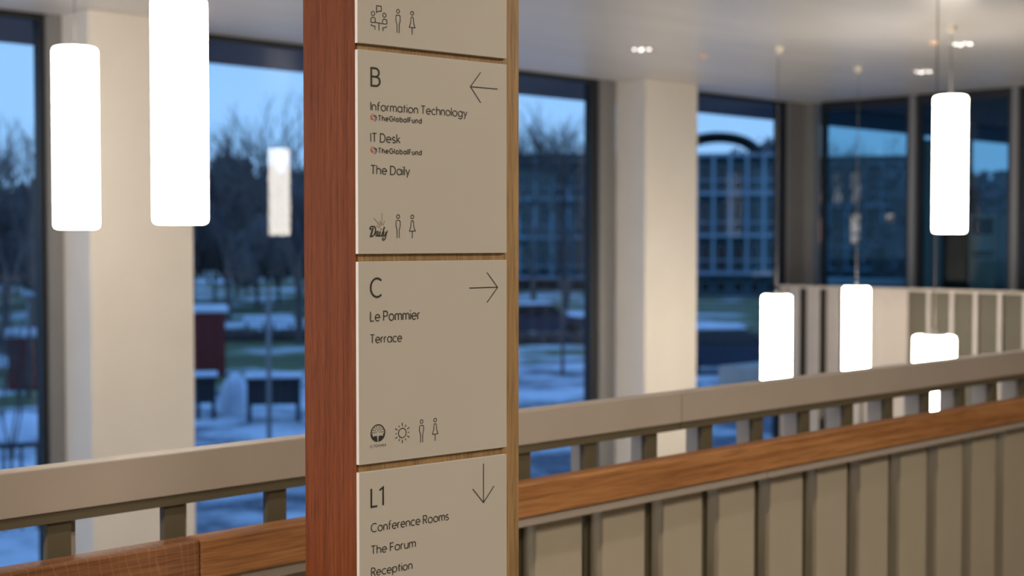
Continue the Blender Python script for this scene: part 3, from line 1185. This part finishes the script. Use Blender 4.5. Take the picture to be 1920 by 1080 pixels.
# parked car with a snowy roof in the fourth window
def car(px, dist, label):
    t = thing('parked_car', label, 'car', site(px, dist, GZ), facing(px) + R(12))
    mb = MB()
    prof = [(-2.1, .25), (-2.12, .65), (-1.9, .82), (-1.2, .9), (1.25, .92), (2.0, .78), (2.12, .5), (2.08, .25)]
    for s0, s1 in zip(prof, prof[1:]):
        mb.quad([(s0[0], -.85, s0[1]), (s1[0], -.85, s1[1]), (s1[0], .85, s1[1]), (s0[0], .85, s0[1])])
    for y in (-.85, .85):
        mb.bm.faces.new([mb.bm.verts.new((a, y, b)) for a, b in prof])
    mb.build('body', M['car'], t)
    cab = [(-1.5, .88), (-1.0, 1.38), (.45, 1.42), (1.2, .9)]
    mb = MB()
    for s0, s1 in zip(cab, cab[1:]):
        mb.quad([(s0[0], -.75, s0[1]), (s1[0], -.75, s1[1]), (s1[0], .75, s1[1]), (s0[0], .75, s0[1])])
    for y in (-.75, .75):
        mb.bm.faces.new([mb.bm.verts.new((a, y, b)) for a, b in cab])
    mb.build('windows', M['far_pane'], t)
    box('snow_roof', -1.02, .5, -.72, .72, 1.40, 1.50, M['snow'], t, bevel=.04)
    box('snow_bonnet', 1.2, 2.0, -.75, .75, .86, .93, M['snow'], t, bevel=.03)
    for a in (-1.3, 1.35):
        for y in (-.86, .68):
            MB().cone((a, y, .31), (a, y + .18, .31), .31, .31, 16).build('wheel', M['tyre'], t)
    return t


car(1362, 45, 'dark car with snow on its roof parked behind the fourth window')
car(1010, 62, 'dark snow-topped car parked beyond the lawn right of the totem')


# ---- buildings
def building(name, px0, px1, dist, floors, label, facade, nwin, pane_mat='far_pane', columns=True, lit=(), arch=False, yaw=0):
    """floors: z of slab lines from bottom to roof."""
    pc = (px0 + px1) / 2
    wd = (px1 - px0) / FPX * dist
    t = thing(name, label, 'building', site(pc, dist, GZ), facing(pc) + yaw)
    H = floors[-1] - GZ
    box('wall', -wd / 2, wd / 2, 1.5, 12, -.3, H, M[facade], t)
    zs = [z - GZ for z in floors]
    for z in zs:
        box('balcony_slab', -wd / 2 - .1, wd / 2 + .1, 0, 1.5, z - .14, z + .10, M['slab'], t)
    lo = 0
    bw = wd / nwin
    wm = {}
    for fi, z in enumerate(zs):
        hh = z - lo - .9
        if hh > .8:
            me = MB().box(-bw * .27, bw * .27, 1.42, 1.5, 0, hh).mesh('window', M['slab'])
            m2 = MB().box(-bw * .23, bw * .23, 1.38, 1.42, .06, hh - .06).mesh('pane', M[pane_mat])
            ml = MB().box(-bw * .23, bw * .23, 1.38, 1.42, .06, hh - .06).mesh('pane', M['lit'])
            for k in range(nwin):
                xc = -wd / 2 + bw * (k + .5)
                wo = mesh_ob('window', me, t, (xc, 0, lo + .25))
                mesh_ob('pane', ml if (fi, k) in lit else m2, wo)
        if columns and fi > 0:
            cm = MB().box(-.11, .11, .05, .3, 0, z - lo - .24).mesh('balcony_column', M['slab'])
            for k in range(nwin + 1):
                mesh_ob('balcony_column', cm, t, (-wd / 2 + bw * k, 0, lo + .10))
            box('balcony_rail', -wd / 2, wd / 2, .02, .06, lo + .9, lo + 1.0, M['slab'], t)
        lo = z
    if arch:
        mb = MB()
        n = 20
        r0, r1 = .44, .385
        for i in range(n):
            a0, a1 = math.pi * i / n, math.pi * (i + 1) / n
            for (ya, yb) in ((-.2, 9),):
                c = lambda a, r: (-wd * .13 + wd * r * math.cos(a), H + .1 + arch * (r / r0) * math.sin(a))
                p00, p01 = c(a0, r0), c(a1, r0)
                p10, p11 = c(a0, r1), c(a1, r1)
                for P1, P2 in ((p00, p01), (p11, p10)):
                    mb.quad([(P1[0], ya, P1[1]), (P2[0], ya, P2[1]), (P2[0], yb, P2[1]), (P1[0], yb, P1[1])])
                for yy in (ya, yb):
                    mb.quad([(p00[0], yy, p00[1]), (p01[0], yy, p01[1]), (p11[0], yy, p11[1]), (p10[0], yy, p10[1])])
        mb.build('arched_roof', M['roof'], t)
    else:
        box('roof', -wd / 2 - .3, wd / 2 + .3, -.2, 12.3, H + .1, H + .5, M['roof'], t)
    return t


fl = [zat(y, 105) for y in (512, 441, 362, 290)]
building('apartment_building', 1275, 1462, 105, fl, 'blue-grey balcony apartment block with arched roof behind the fourth window', 'facade', 6, arch=1.55)
fl = [zat(y, 112) for y in (505, 462, 385, 305)]
building('apartment_building', 1490, 1716, 112, fl, 'dark apartment block with orange-lit windows behind the first corner pane', 'facade_dark', 7,
         lit={(2, 1), (2, 3), (3, 1), (3, 2), (3, 3), (2, 5)}, columns=True)
fl = [zat(y, 118) for y in (520, 445, 372, 300)]
building('apartment_building', 940, 1160, 118, fl, 'slate apartment block behind trees just right of the totem', 'facade_dark', 7)

# ---- beyond the right-hand glass: snowy parapet, panels, cabinet
tag(box('terrace_parapet', 15.6, 15.9, 2.0, 10.8, .0, 1.06, M['pale_room']), 'low terrace parapet just outside the corner glass', 'parapet')
tag(box('parapet_snow', 15.55, 15.95, 2.0, 10.8, 1.06, 1.12, M['snow'], bevel=.02), 'strip of snow lying on the terrace parapet', 'snow')


def yp(px, X):
    a = (px - 960) / FPX
    s, c = math.sin(HEAD), math.cos(HEAD)
    return X * (s - a * c) / (c + a * s)


X2 = 14.85
tag(box('screen_panel', X2, X2 + .12, yp(1765, X2), yp(1716, X2), 0, 2.75, M['pale_room']), 'pale slate upright panel behind the glass, left of the high pendant', 'panel')
tag(box('screen_panel', X2, X2 + .12, yp(1812, X2), yp(1767, X2), 0, 2.75, M['dark_room']), 'near-black upright panel behind the glass under the high pendant', 'panel')
cabn = thing('cabinet', 'grey cabinet with dark screen behind the right-hand glass', 'cabinet', (X2, yp(1868, X2), 0))
cw_ = yp(1816, X2) - yp(1868, X2)
box('body', 0, .45, 0, cw_, 0, zat(405, 16.9), M['cab'], cabn, bevel=.01)
box('screen', -.02, 0, .04, cw_ - .06, zat(440, 16.9), zat(412, 16.9), M['cab_screen'], cabn)
box('slot', -.015, 0, .03, cw_ - .05, zat(478, 16.9), zat(470, 16.9), M['cab_screen'], cabn)
tag(box('screen_panel', X2, X2 + .12, yp(1935, X2), yp(1888, X2), 0, 2.75, M['dark_room']), 'near-black upright panel at the far right edge behind the glass', 'panel')
